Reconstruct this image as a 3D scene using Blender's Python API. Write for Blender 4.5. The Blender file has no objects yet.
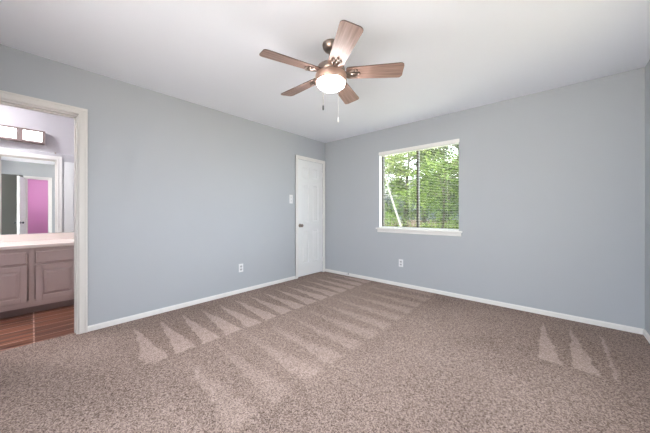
import bpy, bmesh, math, random
from mathutils import Vector, Matrix
R = math.radians
random.seed(7)
sc = bpy.context.scene
C = sc.collection

# ---------------------------------------------------------------- camera
cam_d = bpy.data.cameras.new('camera'); cam = bpy.data.objects.new('camera', cam_d); C.objects.link(cam)
cam.location = (3.27, -3.70, 1.11)
cam.rotation_euler = (R(90), 0, R(41.5))
cam_d.sensor_width = 36; cam_d.lens = 36 * 259 / 650; cam_d.shift_y = -3.5 / 650
cam_d.clip_start = 0.02; cam_d.clip_end = 300
sc.camera = cam

# ---------------------------------------------------------------- world, sun, exposure
w = bpy.data.worlds.new('sky'); sc.world = w; w.use_nodes = True
nt = w.node_tree; nt.nodes.clear()
out = nt.nodes.new('ShaderNodeOutputWorld'); bg = nt.nodes.new('ShaderNodeBackground')
bg.inputs['Color'].default_value = (0.84, 0.93, 1.0, 1); bg.inputs['Strength'].default_value = 5.0
nt.links.new(bg.outputs[0], out.inputs[0])
SUN = 17.0; FAN_L = 62.0; VAN_L = 6.0; PINK_L = 58.0; BATH_L = 95.0
sd = bpy.data.lights.new('sun', 'SUN'); sd.energy = SUN; sd.angle = R(1.5); sd.color = (1, .95, .85)
so = bpy.data.objects.new('sun', sd); C.objects.link(so)
so.rotation_euler = Vector((-.38, -.18, .90)).to_track_quat('Z', 'Y').to_euler()
def portal(name, loc, rot, sx, sy):
    d = bpy.data.lights.new(name, 'AREA'); d.shape = 'RECTANGLE'; d.size = sx; d.size_y = sy
    d.cycles.is_portal = True
    o = bpy.data.objects.new(name, d); C.objects.link(o); o.location = loc; o.rotation_euler = rot
portal('sky_portal_back', (1.75, .16, 1.475), (R(-90), 0, 0), 1.2, 1.2)
portal('sky_portal_right', (4.03, -1.5, 1.425), (0, R(90), 0), 1.35, 1.2)
portal('sky_portal_front', (2.475, -4.55, 1.2), (R(90), 0, 0), 1.75, 2.1)
sc.view_settings.view_transform = 'Standard'; sc.view_settings.look = 'None'
sc.view_settings.gamma = 1; sc.view_settings.use_curve_mapping = False
sc.view_settings.exposure = 0.78

# ---------------------------------------------------------------- materials
def srgb(r, g, b):
    f = lambda c: (c / 255 / 12.92) if c / 255 <= .04045 else ((c / 255 + .055) / 1.055) ** 2.4
    return (f(r), f(g), f(b), 1)
def mat(name, col, rough=.6, metal=0, noise=0, nscale=30, bump=0, bscale=200, spec=None):
    m = bpy.data.materials.new(name); m.use_nodes = True
    n = m.node_tree; p = n.nodes['Principled BSDF']
    p.inputs['Base Color'].default_value = col; p.inputs['Roughness'].default_value = rough
    p.inputs['Metallic'].default_value = metal
    if spec is not None: p.inputs['Specular IOR Level'].default_value = spec
    tc = n.nodes.new('ShaderNodeTexCoord')
    if noise:
        t = n.nodes.new('ShaderNodeTexNoise'); t.inputs['Scale'].default_value = nscale
        n.links.new(tc.outputs['Object'], t.inputs['Vector'])
        mx = n.nodes.new('ShaderNodeMix'); mx.data_type = 'RGBA'
        mx.inputs['A'].default_value = tuple(c * (1 - noise) for c in col[:3]) + (1,)
        mx.inputs['B'].default_value = tuple(min(1, c * (1 + noise)) for c in col[:3]) + (1,)
        n.links.new(t.outputs['Fac'], mx.inputs['Factor']); n.links.new(mx.outputs['Result'], p.inputs['Base Color'])
    if bump:
        t = n.nodes.new('ShaderNodeTexNoise'); t.inputs['Scale'].default_value = bscale
        n.links.new(tc.outputs['Object'], t.inputs['Vector'])
        b = n.nodes.new('ShaderNodeBump'); b.inputs['Strength'].default_value = bump; b.inputs['Distance'].default_value = .002
        n.links.new(t.outputs['Fac'], b.inputs['Height']); n.links.new(b.outputs[0], p.inputs['Normal'])
    return m
def emis(name, col, s):
    m = bpy.data.materials.new(name); m.use_nodes = True
    p = m.node_tree.nodes['Principled BSDF']
    p.inputs['Base Color'].default_value = (.9, .9, .9, 1)
    p.inputs['Emission Color'].default_value = col; p.inputs['Emission Strength'].default_value = s
    return m
M = {}
M['wall'] = mat('blue_grey_wall_paint', srgb(182, 186, 192), .75, noise=.015, nscale=3, bump=.12, bscale=90)
M['bath'] = mat('pale_lavender_wall_paint', srgb(200, 198, 203), .6, bump=.1, bscale=90)
M['ceil'] = mat('white_ceiling_paint', srgb(240, 243, 252), .85, bump=.2, bscale=70)
M['pink'] = mat('pink_wall_paint', srgb(220, 168, 208), .7, noise=.01)
M['shade'] = mat('hall_shade_grey', srgb(112, 111, 106), .8, noise=.01)  # dark grey stands in for the shade of an unlit hall
M['ext'] = mat('exterior_wall_render', srgb(190, 182, 170), .8, noise=.05)
M['trim'] = mat('white_trim_paint', srgb(240, 238, 236), .4, noise=.01)
M['creamtrim'] = mat('warm_white_casing_paint', srgb(226, 222, 218), .4, noise=.01)
M['door'] = mat('white_door_paint', srgb(242, 243, 244), .4, noise=.01)
M['plastic'] = mat('white_plastic', srgb(238, 238, 240), .3)
M['slot'] = mat('dark_slot', srgb(70, 70, 72), .5)
M['outletface'] = mat('outlet_face', srgb(200, 200, 204), .35)
M['nickel'] = mat('brushed_nickel', srgb(176, 166, 158), .28, 1, noise=.06, nscale=60)
M['bronze'] = mat('brushed_dark_nickel', srgb(150, 136, 128), .33, 1, noise=.06, nscale=60)
M['band'] = mat('satin_copper_nickel_band', srgb(205, 172, 158), .42, .6, noise=.04, nscale=40)
M['vframe'] = mat('satin_rose_nickel', srgb(140, 124, 122), .5, .2, noise=.03)
M['chrome'] = mat('chrome', srgb(210, 210, 212), .12, 1)
M['frame'] = mat('dark_bronze_aluminium', srgb(62, 58, 50), .45, .3)
M['cab'] = mat('taupe_cabinet_paint', srgb(190, 171, 167), .45, noise=.02, nscale=12)
M['toe'] = mat('taupe_toe_kick', srgb(140, 122, 119), .6)
M['counter'] = mat('cream_cultured_marble', srgb(232, 220, 214), .25, noise=.03, nscale=5)
M['mirror'] = mat('mirror_silver', (.93, .95, .95, 1), .0, 1)
M['lamp'] = emis('fan_lamp_glass', (1, .97, .96, 1), FAN_L)
M['vlamp'] = emis('vanity_lamp_glass', (1, .96, .95, 1), VAN_L)
M['bath_fill'] = emis('bath_fill_glow', (1, .97, .97, 1), BATH_L)  # glow of the added bathroom fill
M['pink_fill'] = emis('pink_fill_glow', (1, .97, .95, 1), PINK_L)  # glow of the added pink room fill
M['blind'] = mat('white_blind_slat', srgb(228, 230, 228), .4)
M['dkedge'] = mat('dark_blade_edge', srgb(78, 58, 52), .5)
M['bark'] = mat('grey_brown_bark', srgb(60, 52, 44), .9, noise=.3, nscale=14, bump=.5, bscale=30)
M['palebark'] = mat('pale_smooth_bark', srgb(150, 147, 140), .8, noise=.18, nscale=9)
M['fence'] = mat('weathered_fence_wood', srgb(86, 72, 60), .85, noise=.25, nscale=8)
M['ground'] = mat('dry_pale_ground', srgb(146, 138, 116), .95, noise=.2, nscale=2)
M['patio'] = mat('pale_bounce_concrete', srgb(222, 219, 214), .9, noise=.04, nscale=3)  # kept pale to throw sunlight up at the ceiling
M['stucco'] = mat('grey_house_siding', srgb(74, 80, 88), .8, noise=.08, nscale=3)
M['shingle'] = mat('grey_shingle', srgb(90, 90, 92), .9, noise=.2, nscale=20)
M['windowdark'] = mat('dark_window_glass', srgb(40, 50, 62), .1)

def leafmat(name, a, b):
    m = bpy.data.materials.new(name); m.use_nodes = True; n = m.node_tree; n.nodes.clear()
    o = n.nodes.new('ShaderNodeOutputMaterial'); ms = n.nodes.new('ShaderNodeMixShader'); ms.inputs[0].default_value = .45
    d = n.nodes.new('ShaderNodeBsdfDiffuse'); t = n.nodes.new('ShaderNodeBsdfTranslucent')
    tc = n.nodes.new('ShaderNodeTexCoord'); no = n.nodes.new('ShaderNodeTexNoise'); no.inputs['Scale'].default_value = 5
    mx = n.nodes.new('ShaderNodeMix'); mx.data_type = 'RGBA'; mx.inputs['A'].default_value = a; mx.inputs['B'].default_value = b
    mr_ = n.nodes.new('ShaderNodeMapRange'); mr_.inputs['From Min'].default_value = .38; mr_.inputs['From Max'].default_value = .64
    n.links.new(tc.outputs['Object'], no.inputs['Vector']); n.links.new(no.outputs['Fac'], mr_.inputs['Value']); n.links.new(mr_.outputs[0], mx.inputs['Factor'])
    for s in (d, t): n.links.new(mx.outputs['Result'], s.inputs['Color'])
    n.links.new(d.outputs[0], ms.inputs[1]); n.links.new(t.outputs[0], ms.inputs[2]); n.links.new(ms.outputs[0], o.inputs[0])
    return m
M['leafA'] = leafmat('green_leaf', srgb(26, 40, 18), srgb(112, 134, 66))
M['leafB'] = leafmat('deep_green_leaf', srgb(20, 30, 18), srgb(76, 100, 56))
M['leafC'] = leafmat('yellow_green_leaf', srgb(46, 62, 24), srgb(142, 156, 94))

def glassmat():
    m = bpy.data.materials.new('clear_pane'); m.use_nodes = True; n = m.node_tree; n.nodes.clear()
    o = n.nodes.new('ShaderNodeOutputMaterial'); ms = n.nodes.new('ShaderNodeMixShader'); ms.inputs[0].default_value = .05
    t = n.nodes.new('ShaderNodeBsdfTransparent'); t.inputs[0].default_value = (.95, .97, .95, 1)
    g = n.nodes.new('ShaderNodeBsdfGlossy'); g.inputs['Roughness'].default_value = .01
    n.links.new(t.outputs[0], ms.inputs[1]); n.links.new(g.outputs[0], ms.inputs[2]); n.links.new(ms.outputs[0], o.inputs[0])
    return m
M['glass'] = glassmat()

def bladewood():
    m = bpy.data.materials.new('washed_oak_blade'); m.use_nodes = True; n = m.node_tree; p = n.nodes['Principled BSDF']
    tc = n.nodes.new('ShaderNodeTexCoord'); mp = n.nodes.new('ShaderNodeMapping'); mp.inputs['Scale'].default_value = (3, 60, 60)
    no = n.nodes.new('ShaderNodeTexNoise'); no.inputs['Scale'].default_value = 1.6; no.inputs['Detail'].default_value = 5
    cr = n.nodes.new('ShaderNodeValToRGB')
    cr.color_ramp.elements[0].position = .3; cr.color_ramp.elements[0].color = srgb(124, 99, 90)
    cr.color_ramp.elements[1].position = .7; cr.color_ramp.elements[1].color = srgb(170, 141, 130)
    n.links.new(tc.outputs['Object'], mp.inputs[0]); n.links.new(mp.outputs[0], no.inputs[0])
    n.links.new(no.outputs['Fac'], cr.inputs[0]); n.links.new(cr.outputs[0], p.inputs['Base Color'])
    p.inputs['Roughness'].default_value = .45
    return m
M['blade'] = bladewood()

def carpet():
    m = bpy.data.materials.new('beige_cut_pile_carpet'); m.use_nodes = True; n = m.node_tree; p = n.nodes['Principled BSDF']
    L = n.links.new
    p.inputs['Roughness'].default_value = .95; p.inputs['Specular IOR Level'].default_value = .1
    tc = n.nodes.new('ShaderNodeTexCoord'); sx = n.nodes.new('ShaderNodeSeparateXYZ')
    wn = n.nodes.new('ShaderNodeTexNoise'); wn.inputs['Scale'].default_value = 9; wn.inputs['Detail'].default_value = 3
    L(tc.outputs['Object'], wn.inputs[0])
    # the sweep marks have slightly wavering edges
    ws = n.nodes.new('ShaderNodeVectorMath'); ws.operation = 'SUBTRACT'; ws.inputs[1].default_value = (.5, .5, .5)
    wm = n.nodes.new('ShaderNodeVectorMath'); wm.operation = 'SCALE'; wm.inputs['Scale'].default_value = .07
    wa = n.nodes.new('ShaderNodeVectorMath'); wa.operation = 'ADD'
    L(wn.outputs['Color'], ws.inputs[0]); L(ws.outputs[0], wm.inputs[0]); L(tc.outputs['Object'], wa.inputs[0]); L(wm.outputs[0], wa.inputs[1])
    L(wa.outputs[0], sx.inputs[0])
    X, Y = sx.outputs['X'], sx.outputs['Y']
    def mth(op, a, b=None, c=None):
        k = n.nodes.new('ShaderNodeMath'); k.operation = op
        for i, v in enumerate((a, b, c)):
            if v is None: continue
            if isinstance(v, (int, float)): k.inputs[i].default_value = v
            else: L(v, k.inputs[i])
        return k.outputs[0]
    def smooth(v, a, b):
        k = n.nodes.new('ShaderNodeMapRange'); k.interpolation_type = 'SMOOTHSTEP'
        k.inputs['From Min'].default_value = a; k.inputs['From Max'].default_value = b; L(v, k.inputs['Value'])
        return k.outputs[0]
    def wedge(along, ph, per, across, a0, length, wide, soft=.05, skew=.12):
        v = mth('DIVIDE', mth('SUBTRACT', across, a0), length)
        fr = mth('FRACT', mth('DIVIDE', mth('SUBTRACT', mth('ADD', along, mth('MULTIPLY', v, skew)), ph), per))
        e = smooth(mth('SUBTRACT', mth('MULTIPLY', v, wide), fr), -soft, soft)
        lo = smooth(fr, 0, soft)
        rng = mth('MULTIPLY', smooth(v, 0, .04), mth('SUBTRACT', 1, smooth(v, .985, 1.015)))
        return mth('MULTIPLY', mth('MULTIPLY', e, lo), rng)
    gate = lambda v, a, b: mth('MULTIPLY', smooth(v, a, a + .03), mth('SUBTRACT', 1, smooth(v, b - .03, b)))
    w1 = mth('MULTIPLY', wedge(Y, -3.05, .211, X, .2, .84, .8), smooth(Y, -3.3, -3.0))
    w2 = mth('MULTIPLY', wedge(Y, -2.94, .26, X, 1.05, 1.0, .75, .16), mth('MULTIPLY', smooth(Y, -3.3, -3.0), .55))
    w3 = mth('MULTIPLY', wedge(X, 3.17, .2, mth('MULTIPLY', Y, -1), .22, .92, .72, .05, 0.0), gate(X, 3.14, 3.61))
    marks = mth('MAXIMUM', mth('MAXIMUM', w1, w2), w3)
    nap = n.nodes.new('ShaderNodeTexNoise'); nap.inputs['Scale'].default_value = 1.1; nap.inputs['Detail'].default_value = 2
    L(tc.outputs['Object'], nap.inputs[0])
    pile = n.nodes.new('ShaderNodeTexVoronoi'); pile.inputs['Scale'].default_value = 185
    L(tc.outputs['Object'], pile.inputs[0])
    mid = n.nodes.new('ShaderNodeTexNoise'); mid.inputs['Scale'].default_value = 55; mid.inputs['Detail'].default_value = 2
    L(tc.outputs['Object'], mid.inputs[0])
    ps = n.nodes.new('ShaderNodeSeparateXYZ'); L(pile.outputs['Color'], ps.inputs[0])
    # brightness = pile tufts + broad nap + sweep marks
    f = mth('ADD', mth('MULTIPLY', mth('SUBTRACT', ps.outputs[0], .5), .58), mth('MULTIPLY', mth('SUBTRACT', mid.outputs['Fac'], .5), .4))
    f = mth('ADD', f, mth('MULTIPLY', mth('SUBTRACT', nap.outputs['Fac'], .5), .3))
    f = mth('ADD', f, mth('MULTIPLY', marks, .25))
    f = mth('ADD', f, .35)
    cr = n.nodes.new('ShaderNodeValToRGB')
    cr.color_ramp.elements[0].position = 0; cr.color_ramp.elements[0].color = srgb(84, 68, 60)
    cr.color_ramp.elements[1].position = 1; cr.color_ramp.elements[1].color = srgb(210, 187, 177)
    L(f, cr.inputs[0]); L(cr.outputs[0], p.inputs['Base Color'])
    b = n.nodes.new('ShaderNodeBump'); b.inputs['Strength'].default_value = .2; b.inputs['Distance'].default_value = .004
    L(pile.outputs['Distance'], b.inputs['Height']); L(b.outputs[0], p.inputs['Normal'])
    return m
M['carpet'] = carpet()

def planktile():
    m = bpy.data.materials.new('reddish_wood_plank_tile'); m.use_nodes = True; n = m.node_tree; p = n.nodes['Principled BSDF']; L = n.links.new
    tc = n.nodes.new('ShaderNodeTexCoord'); mp = n.nodes.new('ShaderNodeMapping'); mp.inputs['Rotation'].default_value = (0, 0, R(90))
    mp.inputs['Location'].default_value = (.0, .05, 0)
    L(tc.outputs['Object'], mp.inputs[0])
    br = n.nodes.new('ShaderNodeTexBrick'); br.offset = 0; br.inputs['Scale'].default_value = 1
    br.inputs['Brick Width'].default_value = 1.23; br.inputs['Row Height'].default_value = .152; br.inputs['Mortar Size'].default_value = .005
    br.inputs['Color1'].default_value = srgb(146, 94, 70); br.inputs['Color2'].default_value = srgb(104, 62, 46); br.inputs['Mortar'].default_value = srgb(205, 180, 165)
    L(mp.outputs[0], br.inputs['Vector'])
    st = n.nodes.new('ShaderNodeMapping'); st.inputs['Scale'].default_value = (34, 1.1, 1); L(tc.outputs['Object'], st.inputs[0])
    no = n.nodes.new('ShaderNodeTexNoise'); no.inputs['Scale'].default_value = 1.3; no.inputs['Detail'].default_value = 4; L(st.outputs[0], no.inputs[0])
    cr = n.nodes.new('ShaderNodeValToRGB'); cr.color_ramp.elements[0].position = .38; cr.color_ramp.elements[0].color = (.30, .26, .26, 1)
    cr.color_ramp.elements[1].position = .6; cr.color_ramp.elements[1].color = (1.3, 1.3, 1.35, 1)
    L(no.outputs['Fac'], cr.inputs[0])
    mx = n.nodes.new('ShaderNodeMix'); mx.data_type = 'RGBA'; mx.blend_type = 'MULTIPLY'; mx.inputs['Factor'].default_value = 1
    L(br.outputs['Color'], mx.inputs['A']); L(cr.outputs[0], mx.inputs['B']); L(mx.outputs['Result'], p.inputs['Base Color'])
    p.inputs['Roughness'].default_value = .3
    return m
M['tile'] = planktile()

# ---------------------------------------------------------------- mesh helpers
def box(bm, x0, x1, y0, y1, z0, z1, bev=0, mi=0):
    x0, x1 = sorted((x0, x1)); y0, y1 = sorted((y0, y1)); z0, z1 = sorted((z0, z1))
    t = bmesh.new()
    r = bmesh.ops.create_cube(t, size=1)
    for v in t.verts:
        v.co = Vector(((x0 + x1) / 2 + v.co.x * (x1 - x0), (y0 + y1) / 2 + v.co.y * (y1 - y0), (z0 + z1) / 2 + v.co.z * (z1 - z0)))
    if bev: bmesh.ops.bevel(t, geom=t.edges[:] + t.verts[:], offset=bev, segments=2, affect='EDGES', profile=.5)
    for f in t.faces: f.material_index = mi
    merge(bm, t)
def merge(bm, t, mx=None):
    if mx is not None: t.transform(mx)
    me = bpy.data.meshes.new('tmp'); t.to_mesh(me); bm.from_mesh(me); bpy.data.meshes.remove(me); t.free()
def lathe(bm, prof, n=40, mx=None):
    t = bmesh.new(); rings = []
    for r, z in prof:
        if r < 1e-5: rings.append([t.verts.new((0, 0, z))])
        else: rings.append([t.verts.new((r * math.cos(2 * math.pi * i / n), r * math.sin(2 * math.pi * i / n), z)) for i in range(n)])
    for a, b in zip(rings, rings[1:]):
        for i in range(n):
            j = (i + 1) % n
            if len(a) == 1 and len(b) == 1: continue
            if len(a) == 1: t.faces.new((a[0], b[i], b[j]))
            elif len(b) == 1: t.faces.new((a[i], b[0], a[j]))
            else: t.faces.new((a[i], b[i], b[j], a[j]))
    bmesh.ops.recalc_face_normals(t, faces=t.faces)
    for f in t.faces: f.smooth = True
    merge(bm, t, mx)
def tube(bm, pts, rads, n=8):
    pts = [Vector(p) for p in pts]
    if not isinstance(rads, (list, tuple)): rads = [rads] * len(pts)
    rings = []
    for i, p in enumerate(pts):
        d = (pts[min(i + 1, len(pts) - 1)] - pts[max(i - 1, 0)]).normalized()
        u = d.orthogonal().normalized(); 
        if rings: 
            u = (pu - d * pu.dot(d)).normalized()
        pu = u; v = d.cross(u)
        rings.append([bm.verts.new(p + (u * math.cos(2 * math.pi * k / n) + v * math.sin(2 * math.pi * k / n)) * rads[i]) for k in range(n)])
    for a, b in zip(rings, rings[1:]):
        for k in range(n):
            f = bm.faces.new((a[k], a[(k + 1) % n], b[(k + 1) % n], b[k])); f.smooth = True
    bm.faces.new(rings[0][::-1]); bm.faces.new(rings[-1])
def frustum(bm, axis, s, c, u0, u1, v0, v1, depth, inset):
    """raised panel: base rectangle on plane axis=c, top at c+s*depth, inset all round; u is the other horizontal axis, v is z"""
    def P(u, v, d):
        return (c + s * d, u, v) if axis == 'x' else (u, c + s * d, v)
    a = [bm.verts.new(P(*q, 0)) for q in ((u0, v0), (u1, v0), (u1, v1), (u0, v1))]
    b = [bm.verts.new(P(*q, depth)) for q in ((u0 + inset, v0 + inset), (u1 - inset, v0 + inset), (u1 - inset, v1 - inset), (u0 + inset, v1 - inset))]
    for i in range(4): bm.faces.new((a[i], a[(i + 1) % 4], b[(i + 1) % 4], b[i]))
    bm.faces.new(b); bm.faces.new(a[::-1])
def world_loc(o):
    v = Vector((0, 0, 0))
    while o: v += o.location; o = o.parent
    return v
def obj(name, bm, mats, parent=None, base=None, local=False, smooth=False):
    """links bm as one mesh; its vertices are in world coordinates unless local"""
    bmesh.ops.recalc_face_normals(bm, faces=bm.faces)
    L = Vector((0, 0, 0))
    if not local:
        L = world_loc(parent) if parent else Vector(base or (0, 0, 0))
        bmesh.ops.translate(bm, verts=bm.verts, vec=-L)
    me = bpy.data.meshes.new(name); bm.to_mesh(me); bm.free()
    for m in (mats if isinstance(mats, (list, tuple)) else [mats]): me.materials.append(m)
    if smooth:
        for p in me.polygons: p.use_smooth = True
    o = bpy.data.objects.new(name, me); C.objects.link(o)
    if parent: o.parent = parent
    elif not local: o.location = L
    return o
def thing(name, label, cat, loc=(0, 0, 0), rz=0, group=None):
    o = bpy.data.objects.new(name, None); C.objects.link(o); o.empty_display_size = .1
    o.location = loc; o.rotation_euler = (0, 0, rz); return tag(o, label, cat, group)
def tag(o, label, cat, group=None, kind=None):
    o['label'] = label; o['category'] = cat
    if group: o['group'] = group
    if kind: o['kind'] = kind
    return o
def struct(o, label, cat): return tag(o, label, cat, None, 'structure')
def copy_tree(o, parent=None):
    c = o.copy(); C.objects.link(c)
    if parent: c.parent = parent
    for ch in list(o.children): copy_tree(ch, c)
    return c

# ================================================================ STRUCTURE
H = 2.44; RX = 3.89; FY = -4.40
DA, DB, DH = -4.04, -3.42, 2.012          # bathroom doorway
CA, CB, CH = -.705, -.075, 2.035        # closet door
EA, EB = -3.80, -3.39                   # entry doorway in the right wall
GA, GB = -4.22, -3.86                   # dim hall opening beside it
RA, RB, RZ0, RZ1 = -2.1, -.9, .75, 2.1  # unseen window in the right wall
BX = -1.60                              # bathroom far wall

b = bmesh.new(); box(b, -.06, RX + .12, -5.4, .0, -.1, 0); box(b, RX + .12, 6.6, -5.4, -2.3, -.1, 0); struct(obj('floor', b, M['carpet']), 'beige brown cut pile carpet with vacuum marks', 'floor')
b = bmesh.new(); box(b, BX, -.06, -5.4, -2.3, -.1, .0); struct(obj('floor_bathroom', b, M['tile']), 'reddish wood look plank tile floor of the bathroom', 'floor')
b = bmesh.new(); box(b, -.9, -.06, -2.2, 0, -.1, 0); struct(obj('floor_closet', b, M['carpet']), 'carpet in the closet behind the white door', 'floor')
b = bmesh.new(); box(b, BX - .3, 0, -5.7, .6, H, H + .15); box(b, 0, RX, -4.9, .6, H, H + .15); box(b, RX, 6.9, -5.7, -2.25, H, H + .15); box(b, RX, RX + .75, -2.25, .6, H, H + .15); struct(obj('ceiling', b, M['ceil']), 'smooth white ceiling', 'ceiling')  # slab overhangs the walls as added eaves that cut light at the windows

def side_mats(o, fn):
    for p in o.data.polygons: p.material_index = fn(p)
# left wall (bedroom side x=0, bathroom side x=-.12)
b = bmesh.new()
for (y0, y1, z0, z1) in ((CB, .15, 0, H), (CA, CB, CH, H), (DB, CA, 0, H), (DA, DB, DH, H), (-5.4, DA, 0, H)):
    box(b, -.12, 0, y0, y1, z0, z1)
o = obj('wall_left', b, [M['wall'], M['bath']])
side_mats(o, lambda p: 1 if p.normal.x < -.5 else 0)
struct(o, 'pale blue grey wall on the left with two doorways', 'wall')
# back wall with window hole
WX0, WX1, WZ0, WZ1 = 1.165, 2.335, .875, 2.07
b = bmesh.new()
for (x0, x1, z0, z1) in ((-.12, WX0, 0, H), (WX1, RX + .12, 0, H), (WX0, WX1, 0, WZ0), (WX0, WX1, WZ1, H)):
    box(b, x0, x1, 0, .15, z0, z1)
o = obj('wall_back', b, [M['wall'], M['ext'], M['trim']])
side_mats(o, lambda p: 1 if p.normal.y > .5 else (2 if p.center.y > .01 and p.center.x > WX0 - .02 and p.center.x < WX1 + .02 and p.center.z > WZ0 - .01 and p.center.z < WZ1 + .01 else 0))
struct(o, 'blue grey far wall with the window', 'wall')
# right wall
b = bmesh.new()
for (y0, y1, z0, z1) in ((RB, 0, 0, H), (RA, RB, 0, RZ0), (RA, RB, RZ1, H), (EB, RA, 0, H), (EA, EB, 2.03, H), (GB, EA, 0, H), (GA, GB, 2.1, H), (-5.4, GA, 0, H)):
    box(b, RX, RX + .12, y0, y1, z0, z1)
struct(obj('wall_right', b, M['wall']), 'blue grey wall on the right beside the camera', 'wall')
# front wall with added wide window letting in daylight (behind the camera)
b = bmesh.new()
for (x0, x1, z0, z1) in ((0, 1.6, 0, H), (3.35, RX, 0, H), (1.6, 3.35, 0, .15), (1.6, 3.35, 2.25, H)):
    box(b, x0, x1, FY - .15, FY, z0, z1)
struct(obj('wall_front', b, M['wall']), 'blue grey wall behind the camera with an added wide window', 'wall')
# bathroom shell
b = bmesh.new(); box(b, BX - .1, BX, -5.4, -2.3, 0, H); struct(obj('wall_bathroom', b, M['bath']), 'pale lavender bathroom wall behind the vanity', 'wall')
b = bmesh.new(); box(b, BX, -.12, -2.3, -2.2, 0, H); struct(obj('wall_bathroom_side', b, M['bath']), 'pale bathroom side wall', 'wall')
b = bmesh.new(); box(b, BX - .1, -.12, -5.5, -5.4, 0, H); struct(obj('wall_bathroom_end', b, M['bath']), 'pale bathroom end wall', 'wall')
b = bmesh.new(); box(b, -.9, -.12, -.0, .1, 0, H); box(b, -.9, -.8, -2.2, 0, 0, H); struct(obj('wall_closet', b, M['trim']), 'closet wall behind the white door', 'wall')
# rooms beyond the right wall, seen only in the mirror
b = bmesh.new(); box(b, 6.5, 6.6, -5.4, -2.3, 0, H); box(b, RX + .12, 6.6, -2.4, -2.3, 0, H); box(b, RX + 1.3, 6.5, -3.90, -3.84, 0, H)
o_ = bmesh.new(); box(o_, RX + .12, 6.7, -2.299, -2.2, -.3, H); struct(obj('wall_bounce_cover', o_, M['ext']), 'added outside skin hiding the pink wall from the unseen window', 'wall')  # added to keep pink bounce out of the right window
struct(obj('wall_pink', b, M['pink']), 'bright pink wall of the room across the hall', 'wall')
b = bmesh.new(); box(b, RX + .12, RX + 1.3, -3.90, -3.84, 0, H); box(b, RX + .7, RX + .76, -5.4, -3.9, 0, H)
struct(obj('wall_hall', b, M['shade']), 'hall wall coloured dark grey to read as dim, seen in the mirror', 'wall')

# baseboards
def baseboard(name, label, segs):
    b = bmesh.new()
    for (x0, x1, y0, y1) in segs:
        box(b, x0, x1, y0, y1, 0, .044, .002)
        if abs(x1 - x0) < .02:
            s = 1 if x0 > RX / 2 else -1
            xa, xb = (x0 + .006, x1) if s > 0 else (x0, x1 - .006)
            box(b, xa, xb, y0, y1, .041, .052, .0015)
        else: box(b, x0, x1, y0 + .006, y1, .041, .052, .0015)
    struct(obj(name, b, M['trim']), label, 'baseboard')
baseboard('baseboard_left', 'white baseboard along the left wall', [(0, .013, DB + .06, CA - .06)])
baseboard('baseboard_back', 'white baseboard along the window wall', [(0.0, RX, -.013, 0)])
baseboard('baseboard_right', 'white baseboard along the right wall', [(RX - .013, RX, EB + .06, 0)])
# casings
def casing(name, label, plane, s, ya, yb, zt, wd=.06, m='trim', jamb=None):
    """door casing on plane x=plane, protruding towards s, round the opening ya..yb"""
    b = bmesh.new()
    for (off, wdt, th) in ((0, wd, .013), (wd - .018, .018, .02), (.004, .012, .017)):
        for (y0, y1, z0, z1) in ((ya - off - wdt, ya - off, 0, zt + off + wdt), (yb + off, yb + off + wdt, 0, zt + off + wdt), (ya - off, yb + off, zt + off, zt + off + wdt)):
            box(b, plane, plane + s * th, y0, y1, z0, z1, .0015)
    if jamb:
        x0, x1 = jamb
        box(b, x0, x1, ya - .001, ya + .012, 0, zt); box(b, x0, x1, yb - .012, yb + .001, 0, zt); box(b, x0, x1, ya, yb, zt - .012, zt + .001)
        xm = (x0 + x1) / 2
        box(b, xm - .018, xm + .018, ya + .01, ya + .022, 0, zt - .01); box(b, xm - .018, xm + .018, yb - .022, yb - .01, 0, zt - .01); box(b, xm - .018, xm + .018, ya, yb, zt - .022, zt - .01)
    return struct(obj(name, b, M[m]), label, 'door casing')
casing('trim_1', 'warm white casing and jamb of the bathroom doorway', 0, 1, DA, DB, DH, .062, 'creamtrim', (-.12, 0))
casing('trim_2', 'white casing on the bathroom side of its doorway, seen in the mirror', -.12, -1, DA, DB, DH, .06, 'trim')
casing('trim_3', 'white casing round the closet door in the far corner', 0, 1, CA, CB, CH, .056, 'trim', None)
casing('trim_4', 'white casing of the doorway to the pink room, seen in the mirror', RX, -1, EA + .0, EB, 2.03, .05, 'trim', (RX, RX + .12))
sp = bmesh.new(); box(sp, -.075, -.045, DB - .0135, DB - .0115, .88, .94); box(sp, -.067, -.053, DB - .0145, DB - .013, .895, .925)
struct(obj('trim_strike_plate', sp, M['bronze']), 'small metal strike plate on the bathroom door jamb', 'strike plate')

# six panel doors
def six_panel(bm, x_face, s, y0, y1, z0, z1, th=.035):
    """leaf whose shown face is at x_face looking towards s"""
    xb = x_face - s * th
    W = y1 - y0; st = .105 * W / .6; mid = .095 * W / .6
    rails = [z0, z0 + .22, 0, 0, 0, 0, 0, 0]
    zs = [(z0 + .22, z0 + .80), (z0 + .93, z0 + 1.60), (z0 + 1.70, z1 - .11)]
    ys = [(y0 + st, (y0 + y1) / 2 - mid / 2), ((y0 + y1) / 2 + mid / 2, y1 - st)]
    box(bm, xb, x_face - s * .016, y0, y1, z0, z1)
    def slab(ya, yb, za, zb): box(bm, x_face - s * .017, x_face, ya, yb, za, zb)
    slab(y0, y0 + st, z0, z1); slab(y1 - st, y1, z0, z1)
    slab(ys[0][1], ys[1][0], z0, z1)
    zz = [z0] + [v for p in zs for v in p] + [z1]
    for k in range(0, 8, 2): 
        for ya, yb in ys: slab(ya, yb, zz[k], zz[k + 1])
    for ya, yb in ys:
        for za, zb in zs:
            frustum(bm, 'x', s, x_face - s * .0165, ya + .012, yb - .012, za + .012, zb - .012, .013, .024)
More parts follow.
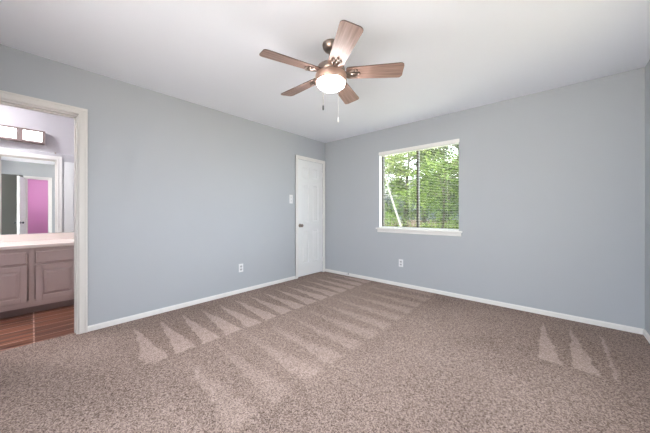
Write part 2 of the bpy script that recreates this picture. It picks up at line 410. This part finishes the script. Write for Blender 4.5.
def knob(name, y, z, x, s, m, parent, label=None):
    b = bmesh.new()
    lathe(b, [(0, 0), (.031, 0), (.031, .004), (.026, .008), (.011, .011), (.010, .030), (.018, .036), (.027, .046), (.028, .056), (.022, .066), (.010, .070), (0, .071)], 28,
          Matrix.Translation((x, y, z)) @ Matrix.Rotation(R(90) * s, 4, 'Y'))
    k = obj(name, b, m, parent)
    if label: k['label'] = label
    return k
d = thing('door_1', 'white six-panel closet door in the far left corner', 'door', (-.03, CA, 0)); d['kind'] = 'structure'
b = bmesh.new(); six_panel(b, -.004, 1, CA + .003, CB - .003, .014, CH - .003); obj('door_leaf', b, M['door'], d)
knob('door_knob', CA + .055, .895, -.004, 1, M['bronze'], d, 'satin metal knob')
for z in (.25, 1.05, 1.82):
    b = bmesh.new(); tube(b, [(.004, CB - .001, z - .04), (.004, CB - .001, z + .04)], .005, 10); obj('hinge', b, M['trim'], d)

d = thing('door_2', 'white panelled door on the bathroom wall, seen at the mirror edge', 'door', (-.13, DB + .07, 0)); d['kind'] = 'structure'
b = bmesh.new(); six_panel(b, -.158, -1, DB + .085, DB + .70, .012, 1.99); obj('door_leaf', b, M['door'], d)
knob('door_knob', DB + .64, .9, -.158, -1, M['chrome'], d)

d = thing('door_3', 'white door standing edge-on before the pink room, seen in the mirror', 'door', (RX, EA, 0)); d['kind'] = 'structure'
b = bmesh.new(); box(b, RX - .5, RX - .005, EA - .046, EA - .008, .012, 2.02, .002)
for za, zb in ((.22, .8), (.93, 1.6), (1.7, 1.9)):
    for xa, xb in ((RX - .43, RX - .29), (RX - .22, RX - .08)):
        frustum(b, 'y', 1, EA - .0085, xa, xb, za, zb, .004, .02)
obj('door_leaf', b, M['door'], d)
for s, yy in ((1, EA - .008), (-1, EA - .046)):
    b = bmesh.new()
    lathe(b, [(0, 0), (.03, 0), (.03, .005), (.011, .010), (.010, .030), (.026, .044), (.027, .056), (.010, .068), (0, .069)], 24,
          Matrix.Translation((RX - .44, yy, .87)) @ Matrix.Rotation(R(-90) * s, 4, 'X'))
    obj('door_knob', b, M['slot'], d)

d.rotation_euler = (0, 0, R(12))
# window_1
wd_ = thing('window_1', 'double sliding window with dark frame in the far wall', 'window', (1.75, .1, WZ0)); wd_['kind'] = 'structure'
b = bmesh.new(); f = .022
box(b, WX0, WX0 + f, .085, .135, WZ0, WZ1); box(b, WX1 - f, WX1, .085, .135, WZ0, WZ1)
box(b, WX0, WX1, .085, .135, WZ0, WZ0 + f); box(b, WX0, WX1, .085, .135, WZ1 - f, WZ1)
obj('window_frame', b, M['frame'], wd_)
b = bmesh.new(); box(b, 1.738, 1.770, .08, .13, WZ0 + f, WZ1 - f, .003); obj('mullion', b, M['frame'], wd_)
for xa, xb, yy in ((WX0 + f, 1.745, .112), (1.762, WX1 - f, .104)):
    b = bmesh.new(); box(b, xa, xb, yy, yy + .004, WZ0 + f, WZ1 - f); obj('window_pane', b, M['glass'], wd_)
b = bmesh.new(); box(b, WX0 - .045, WX1 + .045, -.045, 0, WZ0 - .022, WZ0 + .0, .004); box(b, WX0, WX1, 0, .085, WZ0 - .001, WZ0 + .002)
box(b, WX0 - .03, WX1 + .03, -.016, 0, WZ0 - .07, WZ0 - .022, .003); box(b, WX0 - .03, WX1 + .03, -.022, 0, WZ0 - .034, WZ0 - .022, .003)
obj('window_sill', b, M['trim'], wd_)
w3 = thing('added_window_right', 'added white framed window in the right wall, unseen, for daylight', 'window', (RX + .08, (RA + RB) / 2, RZ0)); w3['kind'] = 'structure'  # opening added so daylight reaches the left wall
b = bmesh.new()
for y in (RA, (RA + RB) / 2 - .02, RB - .04): box(b, RX + .05, RX + .1, y, y + .04, RZ0, RZ1)
box(b, RX + .05, RX + .1, RA, RB, RZ0, RZ0 + .04); box(b, RX + .05, RX + .1, RA, RB, RZ1 - .04, RZ1)
obj('window_frame', b, M['trim'], w3)
w2 = thing('added_window_front', 'added wide white framed window behind the camera, unseen, for daylight', 'window', (2.3, FY - .1, .15)); w2['kind'] = 'structure'  # opening added behind the camera to brighten the room
b = bmesh.new()
for x in (1.6, 2.45, 3.3): box(b, x, x + .05, FY - .12, FY - .06, .15, 2.25)
box(b, 1.6, 3.35, FY - .12, FY - .06, .15, .2); box(b, 1.6, 3.35, FY - .12, FY - .06, 2.2, 2.25)
obj('window_frame', b, M['trim'], w2)

# ================================================================ CEILING FAN
FX, FYY = 1.953, -2.141
fan = thing('ceiling_fan', 'five-blade ceiling fan with lit glass bowl, hung from the bedroom ceiling', 'ceiling fan', (FX, FYY, H))
def fl(name, prof, m, n=48, label=None):
    b = bmesh.new(); lathe(b, prof, n); bmesh.ops.translate(b, verts=b.verts, vec=(FX, FYY, 0))
    o = obj(name, b, m, fan)
    if label: o['label'] = label
    return o
fl('canopy', [(0, H), (.066, H), (.067, H - .012), (.062, H - .034), (.048, H - .052), (.024, H - .062), (0, H - .062)], M['bronze'])
fl('downrod', [(0, 2.40), (.0135, 2.40), (.0135, 2.30), (.022, 2.295), (.024, 2.275), (0, 2.275)], M['bronze'])
fl('motor_housing', [(0, 2.288), (.03, 2.288), (.045, 2.283), (.075, 2.275), (.103, 2.258), (.112, 2.238), (.112, 2.215), (.104, 2.2), (0, 2.2)], M['bronze'])
fl('light_kit_band', [(0, 2.2055), (.100, 2.2055), (.118, 2.198), (.122, 2.188), (.122, 2.150), (.116, 2.140), (.108, 2.137), (0, 2.137)], M['band'], label='copper-toned metal band holding the glass bowl')
gl = fl('lamp_shade', [(0, 2.138), (.108, 2.138), (.109, 2.130), (.103, 2.115), (.088, 2.100), (.062, 2.088), (.032, 2.082), (0, 2.080)], M['lamp'], label='glowing white frosted glass bowl')
# blade proto (local frame: along +x, root at the hub)
def blade_mesh():
    b = bmesh.new(); out_ = []
    r0, r1 = .12, .555; w0, w1 = .058, .074
    def half(t): return w0 + (w1 - w0) * t
    pts = []
    N = 10
    for i in range(5):
        a = R(90) * i / 4; pts.append((r0 + .02 - .02 * math.sin(R(90) - a) , -(w0 - .02) - .02 * math.sin(a)))
    rc = .03
    for i in range(7):
        a = R(-90) + R(90) * i / 6; pts.append((r1 - rc + rc * math.cos(a), -(w1 - rc) + rc * math.sin(a)))
    top = [(x, -y) for x, y in pts[::-1]]
    pts += top
    lo = [b.verts.new((x, y, -.003)) for x, y in pts]; hi = [b.verts.new((x, y, .003)) for x, y in pts]
    b.faces.new(lo[::-1]).material_index = 0; b.faces.new(hi).material_index = 0
    n = len(pts)
    for i in range(n):
        f = b.faces.new((lo[i], lo[(i + 1) % n], hi[(i + 1) % n], hi[i])); f.material_index = 1
    # dark edge band round the rim
    for f in list(b.faces):
        if len(f.verts) > 4:
            r = bmesh.ops.inset_individual(b, faces=[f], thickness=.0035)
            for g in r['faces']: g.material_index = 1
    return b
def arm_mesh():
    b = bmesh.new()
    # flat forked bracket under the blade
    tube(b, [(.085, 0, .010), (.11, 0, .004), (.135, 0, -.006), (.155, 0, -.0085)], [.014, .013, .012, .009], 10)
    for s in (-1, 1):
        tube(b, [(.128, 0, -.004), (.145, s * .018, -.0075), (.17, s * .030, -.0085), (.205, s * .028, -.0085)], [.009, .008, .008, .007], 8)
        lathe(b, [(0, -.018), (.007, -.017), (.009, -.012), (.009, -.004), (0, -.004)], 12, Matrix.Translation((.2, s * .028, 0)))
    tube(b, [(.15, 0, -.0085), (.19, 0, -.0085), (.225, 0, -.0085)], [.010, .009, .007], 8)
    lathe(b, [(0, -.019), (.007, -.018), (.009, -.012), (.009, -.004), (0, -.004)], 12, Matrix.Translation((.22, 0, 0)))
    return b
bl = obj('fan_blade', blade_mesh(), [M['blade'], M['dkedge']], None, local=True)
ar = obj('blade_bracket', arm_mesh(), M['bronze'], None, local=True, smooth=True); ar.parent = bl
ar['label'] = 'dark metal bracket'
for k in range(5):
    o = bl if k == 0 else copy_tree(bl)
    o.parent = fan; o.location = (0, 0, 2.205 - H)
    e = Matrix.Rotation(R(41.5 - 6 + 72 * k), 4, 'Z') @ Matrix.Rotation(R(-13), 4, 'X')
    o.rotation_euler = e.to_euler()
# pull chains
def chain(dx, dy, z0, z1, m, mf):
    b = bmesh.new(); x, y = FX + dx, FYY + dy
    tube(b, [(x - dx * .3, y - dy * .3, z0 + .01), (x, y, z0), (x, y, z1)], .0016, 6)
    z = z0
    while z > z1 + .01:
        z -= .012; lathe(b, [(0, z + .0028), (.0028, z), (0, z - .0028)], 8, Matrix.Translation((x, y, 0)))
    c = obj('pull_chain', b, m, fan)
    b = bmesh.new(); lathe(b, [(0, z1 + .004), (.003, z1 + .002), (.0055, z1 - .006), (.006, z1 - .030), (.004, z1 - .036), (0, z1 - .037)], 14, Matrix.Translation((x, y, 0)))
    obj('chain_fob', b, mf, c)
rv = Vector((math.cos(R(41.5)), math.sin(R(41.5)), 0)); fv = Vector((-rv.y, rv.x, 0))
p = rv * -.060 + fv * -.112; chain(p.x, p.y, 2.15, 1.912, M['nickel'], M['slot'])
p = rv * .052 + fv * -.112; chain(p.x, p.y, 2.15, 1.82, M['plastic'], M['plastic'])

# ================================================================ WINDOW BLIND
bd = thing('window_blind', 'white mini blind with open slats hung in the window', 'blind', (1.75, .03, WZ1))
b = bmesh.new(); box(b, WX0 + .004, WX1 - .004, .004, .050, WZ1 - .045, WZ1 - .002, .003); obj('headrail', b, M['blind'], bd)
b = bmesh.new(); box(b, WX0 - .008, WX1 + .008, -.012, .004, WZ1 - .030, WZ1 + .012, .002); obj('valance', b, M['trim'], bd)
b = bmesh.new(); z = WZ1 - .058
while z > WZ0 + .04:
    n = 4; prev = None
    vs = []
    for i in range(n + 1):
        t = i / n - .5; y = .027 + t * .009; zz = z + (.0007) * (1 - 4 * t * t) 
        vs.append((b.verts.new((WX0 + .008, y, zz)), b.verts.new((WX1 - .008, y, zz))))
    for (a0, a1), (b0, b1) in zip(vs, vs[1:]): b.faces.new((a0, a1, b1, b0))
    z -= .0225
o = obj('blind_slats', b, M['blind'], bd)
md = o.modifiers.new('thickness', 'SOLIDIFY'); md.thickness = .0004
b = bmesh.new(); box(b, WX0 + .008, WX1 - .008, .014, .040, WZ0 + .006, WZ0 + .020, .003); obj('bottom_rail', b, M['blind'], bd)
for x in (WX0 + .15, 1.75 - .09, WX1 - .15):
    b = bmesh.new()
    for y in (.0145, .0395): tube(b, [(x, y, WZ0 + .015), (x, y, WZ1 - .04)], .0004, 5)
    obj('ladder_cord', b, M['blind'], bd)
b = bmesh.new(); tube(b, [(WX0 + .03, .0, WZ1 - .05), (WX0 + .032, -.001, WZ0 + .35)], .0035, 8); obj('tilt_wand', b, M['plastic'], bd)

# ================================================================ SWITCH, OUTLETS, DOOR STOP
def outlet(loc, rz, label):
    t = thing('wall_outlet', label, 'outlet', loc, rz, 'wall outlets')
    b = bmesh.new(); box(b, 0, .0055, -.035, .035, -.057, .057, .002); obj('cover_plate', b, M['plastic'], t, local=True)
    for z in (-.021, .021):
        b = bmesh.new(); box(b, .0055, .0075, -.0165, .0165, z - .014, z + .014, .003); s_ = obj('socket', b, M['outletface'], t, local=True)
        b = bmesh.new()
        box(b, .0075, .008, -.008, -.005, z - .004, z + .008); box(b, .0075, .008, .005, .008, z - .004, z + .007); box(b, .0075, .008, -.002, .002, z - .010, z - .006)
        obj('socket_slot', b, M['slot'], s_, local=True)
    b = bmesh.new(); lathe(b, [(0, .002), (.0025, .0015), (.003, 0), (0, 0)], 10, Matrix.Translation((.0055, 0, 0)) @ Matrix.Rotation(R(90), 4, 'Y')); obj('screw', b, M['nickel'], t, local=True)
outlet((0, -1.774, .345), 0, 'white duplex outlet on the left wall, between the two doorways')
outlet((1.533, 0, .352), R(-90), 'white duplex outlet on the far wall below the window')
t = thing('light_switch', 'white double light switch plate beside the closet door', 'light switch', (0, -.857, 1.34))
b = bmesh.new(); box(b, 0, .006, -.036, .036, -.072, .072, .002); obj('cover_plate', b, M['plastic'], t, local=True)
for z in (-.03, .03):
    b = bmesh.new(); box(b, .006, .0075, -.006, .006, z - .012, z + .012, .0005); box(b, .006, .016, -.0035, .0035, z + .0, z + .009, .001); obj('toggle', b, M['outletface'], t, local=True)
t = thing('door_stop', 'small spring door stop on the far wall baseboard', 'door stop', (.56, -.013, .04))
b = bmesh.new(); lathe(b, [(0, 0), (.012, 0), (.012, .004), (.004, .006), (0, .006)], 16, Matrix.Rotation(R(90), 4, 'X')); obj('mount', b, M['chrome'], t, local=True)
b = bmesh.new(); pts = [(.0055 * math.cos(a * .9), -.006 - a * .0011, .0055 * math.sin(a * .9)) for a in range(0, 56)]; tube(b, pts, .0011, 5); obj('spring', b, M['chrome'], t, local=True)
b = bmesh.new(); lathe(b, [(0, .064), (.007, .064), (.008, .070), (.007, .079), (0, .08)], 16, Matrix.Rotation(R(90), 4, 'X')); obj('rubber_tip', b, M['plastic'], t, local=True)

# ================================================================ BATHROOM
VX = -1.01; VY1 = -3.02
v = thing('vanity_cabinet', 'taupe painted bathroom vanity cabinet with raised panel doors', 'cabinet', (VX - .27, -4.0, 0))
b = bmesh.new()
VYa = -5.2
box(b, BX + .002, VX - .02, VYa, VY1, .085, .725)
# bays: (y0,y1) of the doors
bays = [(-3.675, -3.335), (-4.075, -3.735), (-4.475, -4.135), (-4.875, -4.535)]
stiles = [VY1, -3.335 + .012] 
edges = [(-3.323, VY1), (-3.723, -3.687), (-4.123, -4.087), (-4.523, -4.487), (VYa, -4.887)]
for a, c in edges: box(b, VX - .02, VX, a, c, .085, .725)
for a, c in ((-3.687, -3.323), (-4.087, -3.723), (-4.487, -4.123), (-4.887, -4.523)):
    for z0, z1 in ((.085, .155), (.525, .565), (.68, .725)): box(b, VX - .02, VX, a, c, z0, z1)
obj('cabinet_body', b, M['cab'], v)
b = bmesh.new(); box(b, VX - .09, VX - .07, VYa, VY1, 0.001, .086); obj('toe_kick', b, M['toe'], v)
for a, c in bays:
    b = bmesh.new(); fr = .052; xf = VX + .019
    box(b, VX + .001, VX + .007, a, c, .145, .535)
    for (ya, yb, za, zb) in ((a, a + fr, .145, .535), (c - fr, c, .145, .535), (a + fr, c - fr, .145, .145 + fr), (a + fr, c - fr, .535 - fr, .535)):
        box(b, VX + .006, xf, ya, yb, za, zb, .0025)
    frustum(b, 'x', 1, VX + .0065, a + fr + .006, c - fr - .006, .145 + fr + .006, .535 - fr - .006, .011, .026)
    obj('cabinet_door', b, M['cab'], v)
    b = bmesh.new(); box(b, VX + .001, VX + .012, a, c, .555, .69, .002); frustum(b, 'x', 1, VX + .0119, a, c, .555, .69, .007, .012); obj('drawer_front', b, M['cab'], v)

ct = thing('vanity_countertop', 'cream vanity countertop with low backsplash', 'countertop', (VX - .27, -4.0, .725))
b = bmesh.new(); box(b, BX + .001, VX + .03, VYa, VY1 + .01, .726, .765, .008); obj('counter_slab', b, M['counter'], ct)
b = bmesh.new(); box(b, BX + .001, BX + .02, VYa, VY1 + .01, .764, .85, .004); obj('backsplash', b, M['counter'], ct)

mr = thing('bathroom_mirror', 'large frameless wall mirror over the bathroom counter', 'mirror', (BX, -4.0, .85))
b = bmesh.new(); box(b, BX + .001, BX + .007, -5.2, -3.05, .853, 1.885, .0008); obj('mirror_glass', b, M['mirror'], mr)
for y in (-3.50, -4.4):
    b = bmesh.new(); box(b, BX + .001, BX + .012, y - .008, y + .008, 1.878, 1.898, .002); obj('mirror_clip', b, M['nickel'], mr)

vl = thing('vanity_light', 'four-lamp vanity light bar above the bathroom mirror', 'wall light', (BX, -3.9, 2.05))
b = bmesh.new(); box(b, BX + .001, BX + .03, -4.445, -3.59, 1.972, 2.135, .004); obj('backplate', b, M['nickel'], vl)
b = bmesh.new(); XF = BX + .085
box(b, BX + .03, XF, -4.445, -3.59, 1.972, 1.997, .003); box(b, BX + .03, XF, -4.445, -3.59, 2.112, 2.135, .003)
y = -3.59; cuts = []
for k in range(5):
    wdt = .028 if k in (0, 4) else .05
    box(b, BX + .03, XF, y - wdt, y, 1.99, 2.118, .002); y -= wdt; cuts.append(y); y -= .156
obj('lamp_frame', b, M['vframe'], vl)
for y in cuts[:4]:
    b = bmesh.new(); box(b, BX + .04, XF - .004, y - .156, y, 1.995, 2.115, .003); obj('glass_diffuser', b, M['vlamp'], vl)
def fill_light(label, loc, m):  # added unseen lamps that brighten the pink room and the bathroom
    pl = thing('fill_light', label, 'fill light', loc)
    b = bmesh.new(); lathe(b, [(0, 0), (.16, 0), (.16, -.02), (.15, -.025), (0, -.025)], 32); obj('fitting', b, M['nickel'], pl, local=True)
    b = bmesh.new(); lathe(b, [(0, -.024), (.145, -.024), (.13, -.06), (.08, -.09), (0, -.1)], 32); obj('fill_bowl', b, M[m], pl, local=True)
fill_light('added fill light on the pink room ceiling, out of view', (5.3, -3.2, H), 'pink_fill')
fill_light('added fill light on the bathroom ceiling, out of view', (-.95, -4.55, H), 'bath_fill')

# ================================================================ OUTSIDE
GZ = -.35
b = bmesh.new(); box(b, -60, 60, .9, 70, GZ - .1, GZ); box(b, RX + .13, 60, -2.2, .9, GZ - .1, GZ); box(b, -60, 60, -70, -5.6, GZ - .1, GZ)
struct(obj('ground', b, M['ground']), 'dry pale garden ground outside the window', 'ground')

b = bmesh.new(); box(b, .02, RX - .02, -5.6, -4.56, GZ - .1, -.06); box(b, -3, 7, -13, -5.6, GZ - .1, -.06)  # unseen slab added as a reflector for the ceiling
struct(obj('bounce_patio', b, M['patio']), 'added pale concrete patio behind the camera, unseen, bouncing sunlight indoors', 'patio')
def dirpt(px, yy):
    """point at y=yy seen in column px from the photographer's spot"""
    a = math.atan((px - 325) / 259) - R(41.5)
    return 3.27 + (yy + 3.70) * math.tan(a)
def tree(label, px, yy, trunk_r, height, lean, cz, cr, nleaf, leaf, lm, bark='bark', size=.055, name='garden_tree'):
    rnd = random.Random(int(px * 7 + yy * 13))
    x = dirpt(px, yy); t = thing(name, label, 'tree', (x, yy, GZ), 0, 'trees outside the window')
    b = bmesh.new(); N = 7; pts = []
    for i in range(N + 1):
        f = i / N; pts.append((x + lean * f * height + rnd.uniform(-.04, .04) * (i > 0), yy + .1 * f, GZ - .02 + f * height))
    tube(b, pts, [trunk_r * (1 - .65 * i / N) for i in range(N + 1)], 10); obj('trunk', b, M[bark], t)
    for k in range(6):
        i = rnd.randint(5, N); p = Vector(pts[i]); a = rnd.uniform(0, 6.28); L = rnd.uniform(.8, 1.5) * cr
        q = [p, p + Vector((math.cos(a) * L * .4, math.sin(a) * L * .4, .3 * L)), p + Vector((math.cos(a) * L * .9, math.sin(a) * L * .9, .45 * L + rnd.uniform(-.2, .3)))]
        b = bmesh.new(); tube(b, q, [trunk_r * .4, trunk_r * .25, trunk_r * .1], 6); obj('branch', b, M[bark], t)
    # leaf clusters
    b = bmesh.new(); top = Vector(pts[-1]); cl = []
    for k in range(46):
        while True:
            u = Vector((rnd.uniform(-1, 1), rnd.uniform(-1, 1), rnd.uniform(-1, 1)))
            if u.length < 1: break
        cl.append((Vector((x + lean * height * .5 + u.x * cr, yy + u.y * cr * .8, cz + u.z * leaf)), rnd.uniform(.16, .36)))
    for k in range(nleaf):
        c, r = rnd.choice(cl)
        o_ = Vector((rnd.gauss(0, 1) * r, rnd.gauss(0, 1) * r, rnd.gauss(0, .38) * r))
        c = c + o_; s = size * rnd.uniform(.6, 1.35)
        a = rnd.uniform(0, 6.28); tl = rnd.gauss(0, .45); ro = rnd.gauss(0, .45)
        d1 = Vector((math.cos(a), math.sin(a), math.sin(tl))).normalized(); d2 = Vector((-math.sin(a), math.cos(a), math.sin(ro))).normalized()
        nn = d1.cross(d2) * s * .12
        v4 = [b.verts.new(c - d1 * s), b.verts.new(c - d2 * s * .42 + nn), b.verts.new(c + d1 * s), b.verts.new(c + d2 * s * .42 + nn)]
        b.faces.new((v4[0], v4[1], v4[2])); b.faces.new((v4[0], v4[2], v4[3]))
    obj('foliage', b, M[lm], t)
tree('slim pale-barked leaning tree in the left half of the window', 411, 4.2, .045, 3.4, -.34, 2.9, .9, 1500, .75, 'leafC', 'palebark')
tree('bright green bushy tree in the right half of the window', 440, 3.6, .05, 2.6, .05, 1.75, .85, 3200, 1.0, 'leafA')
tree('tall green tree just left of the window mullion', 404, 6.6, .10, 4.2, .04, 2.5, 1.4, 5200, 1.9, 'leafA', size=.07)
tree('dark stemmed green tree beyond the right half of the window', 452, 6.4, .09, 4.2, -.08, 2.7, 1.4, 5000, 1.9, 'leafB', size=.07)
tree('deep green tree farthest to the left outside the window', 374, 7.5, .10, 4.5, .03, 2.3, 1.6, 6200, 2.1, 'leafB', size=.07)
tree('yellow green tree seen right behind the window mullion', 424, 9.5, .12, 5.5, .02, 3.4, 2.4, 9000, 2.6, 'leafC', size=.09)
tree('tall grey-stemmed tree far beyond the right window edge', 462, 10.5, .14, 6.5, -.03, 3.8, 2.4, 8000, 2.6, 'leafA', size=.10)
def shrub(label, px, yy, h, r, lm, n=1500, size=.04):
    rnd = random.Random(int(px * 3 + yy)); x = dirpt(px, yy)
    t = thing('garden_shrub', label, 'shrub', (x, yy, GZ), 0, 'shrubs outside the window')
    b = bmesh.new()
    for k in range(7):
        a = k * .9; tube(b, [(x, yy, GZ - .01), (x + .5 * r * math.cos(a), yy + .5 * r * math.sin(a), GZ + h * .6)], [.012, .005], 5)
    obj('stems', b, M['bark'], t)
    b = bmesh.new()
    for k in range(n):
        u = Vector((rnd.gauss(0, .5), rnd.gauss(0, .5), rnd.uniform(-1, 1))); c = Vector((x + u.x * r, yy + u.y * r, GZ + h * .55 + u.z * h * .45)); s = size * rnd.uniform(.6, 1.4)
        d1 = Vector((rnd.gauss(0, 1), rnd.gauss(0, 1), rnd.gauss(0, .6))).normalized(); d2 = d1.orthogonal().normalized()
        v3 = [b.verts.new(c - d1 * s), b.verts.new(c - d2 * s * .4), b.verts.new(c + d1 * s), b.verts.new(c + d2 * s * .4)]
        b.faces.new(v3)
    obj('foliage', b, M[lm], t)
shrub('low green shrub at the left window edge', 392, 5.6, 1.5, .65, 'leafA', 2600)
shrub('bright low shrub under the right pane', 436, 4.6, 1.15, .7, 'leafC', 2400)
shrub('low green shrub at the right window edge', 456, 5.4, 1.2, .6, 'leafA', 2000)
# fence far behind
fe = thing('garden_fence', 'weathered wooden fence across the far end of the garden', 'fence', (-3, 13.2, GZ))
b = bmesh.new(); x = -9.0
while x < 3.5: box(b, x, x + .135, 13.2, 13.22, GZ, GZ + 1.0 + random.uniform(-.01, .01)); x += .15
o = obj('fence_pickets', b, M['fence'], fe)
b = bmesh.new(); box(b, -9, 3.5, 13.22, 13.26, GZ + .3, GZ + .39); box(b, -9, 3.5, 13.22, 13.26, GZ + .75, GZ + .84); obj('fence_rail', b, M['fence'], fe)
# neighbour house
nh = thing('neighbour_house', 'grey sided house beyond the garden fence', 'house', (-4, 20, GZ))
b = bmesh.new(); box(b, -10, .2, 18, 24, GZ, 2.6); obj('house_wall', b, M['stucco'], nh)
b = bmesh.new()
vs = [b.verts.new(q) for q in ((-10.4, 17.5, 2.55), (.6, 17.5, 2.55), (.6, 24.5, 2.55), (-10.4, 24.5, 2.55), (-9, 21, 4.4), (-.8, 21, 4.4))]
for fc in ((0, 1, 5, 4), (1, 2, 5), (2, 3, 4, 5), (3, 0, 4), (3, 2, 1, 0)): b.faces.new([vs[i] for i in fc])
obj('roof', b, M['shingle'], nh)
for x in (-8, -5, -2.4):
    b = bmesh.new(); box(b, x, x + 1.1, 17.96, 18.01, .8, 2.0); obj('house_window', b, M['windowdark'], nh)
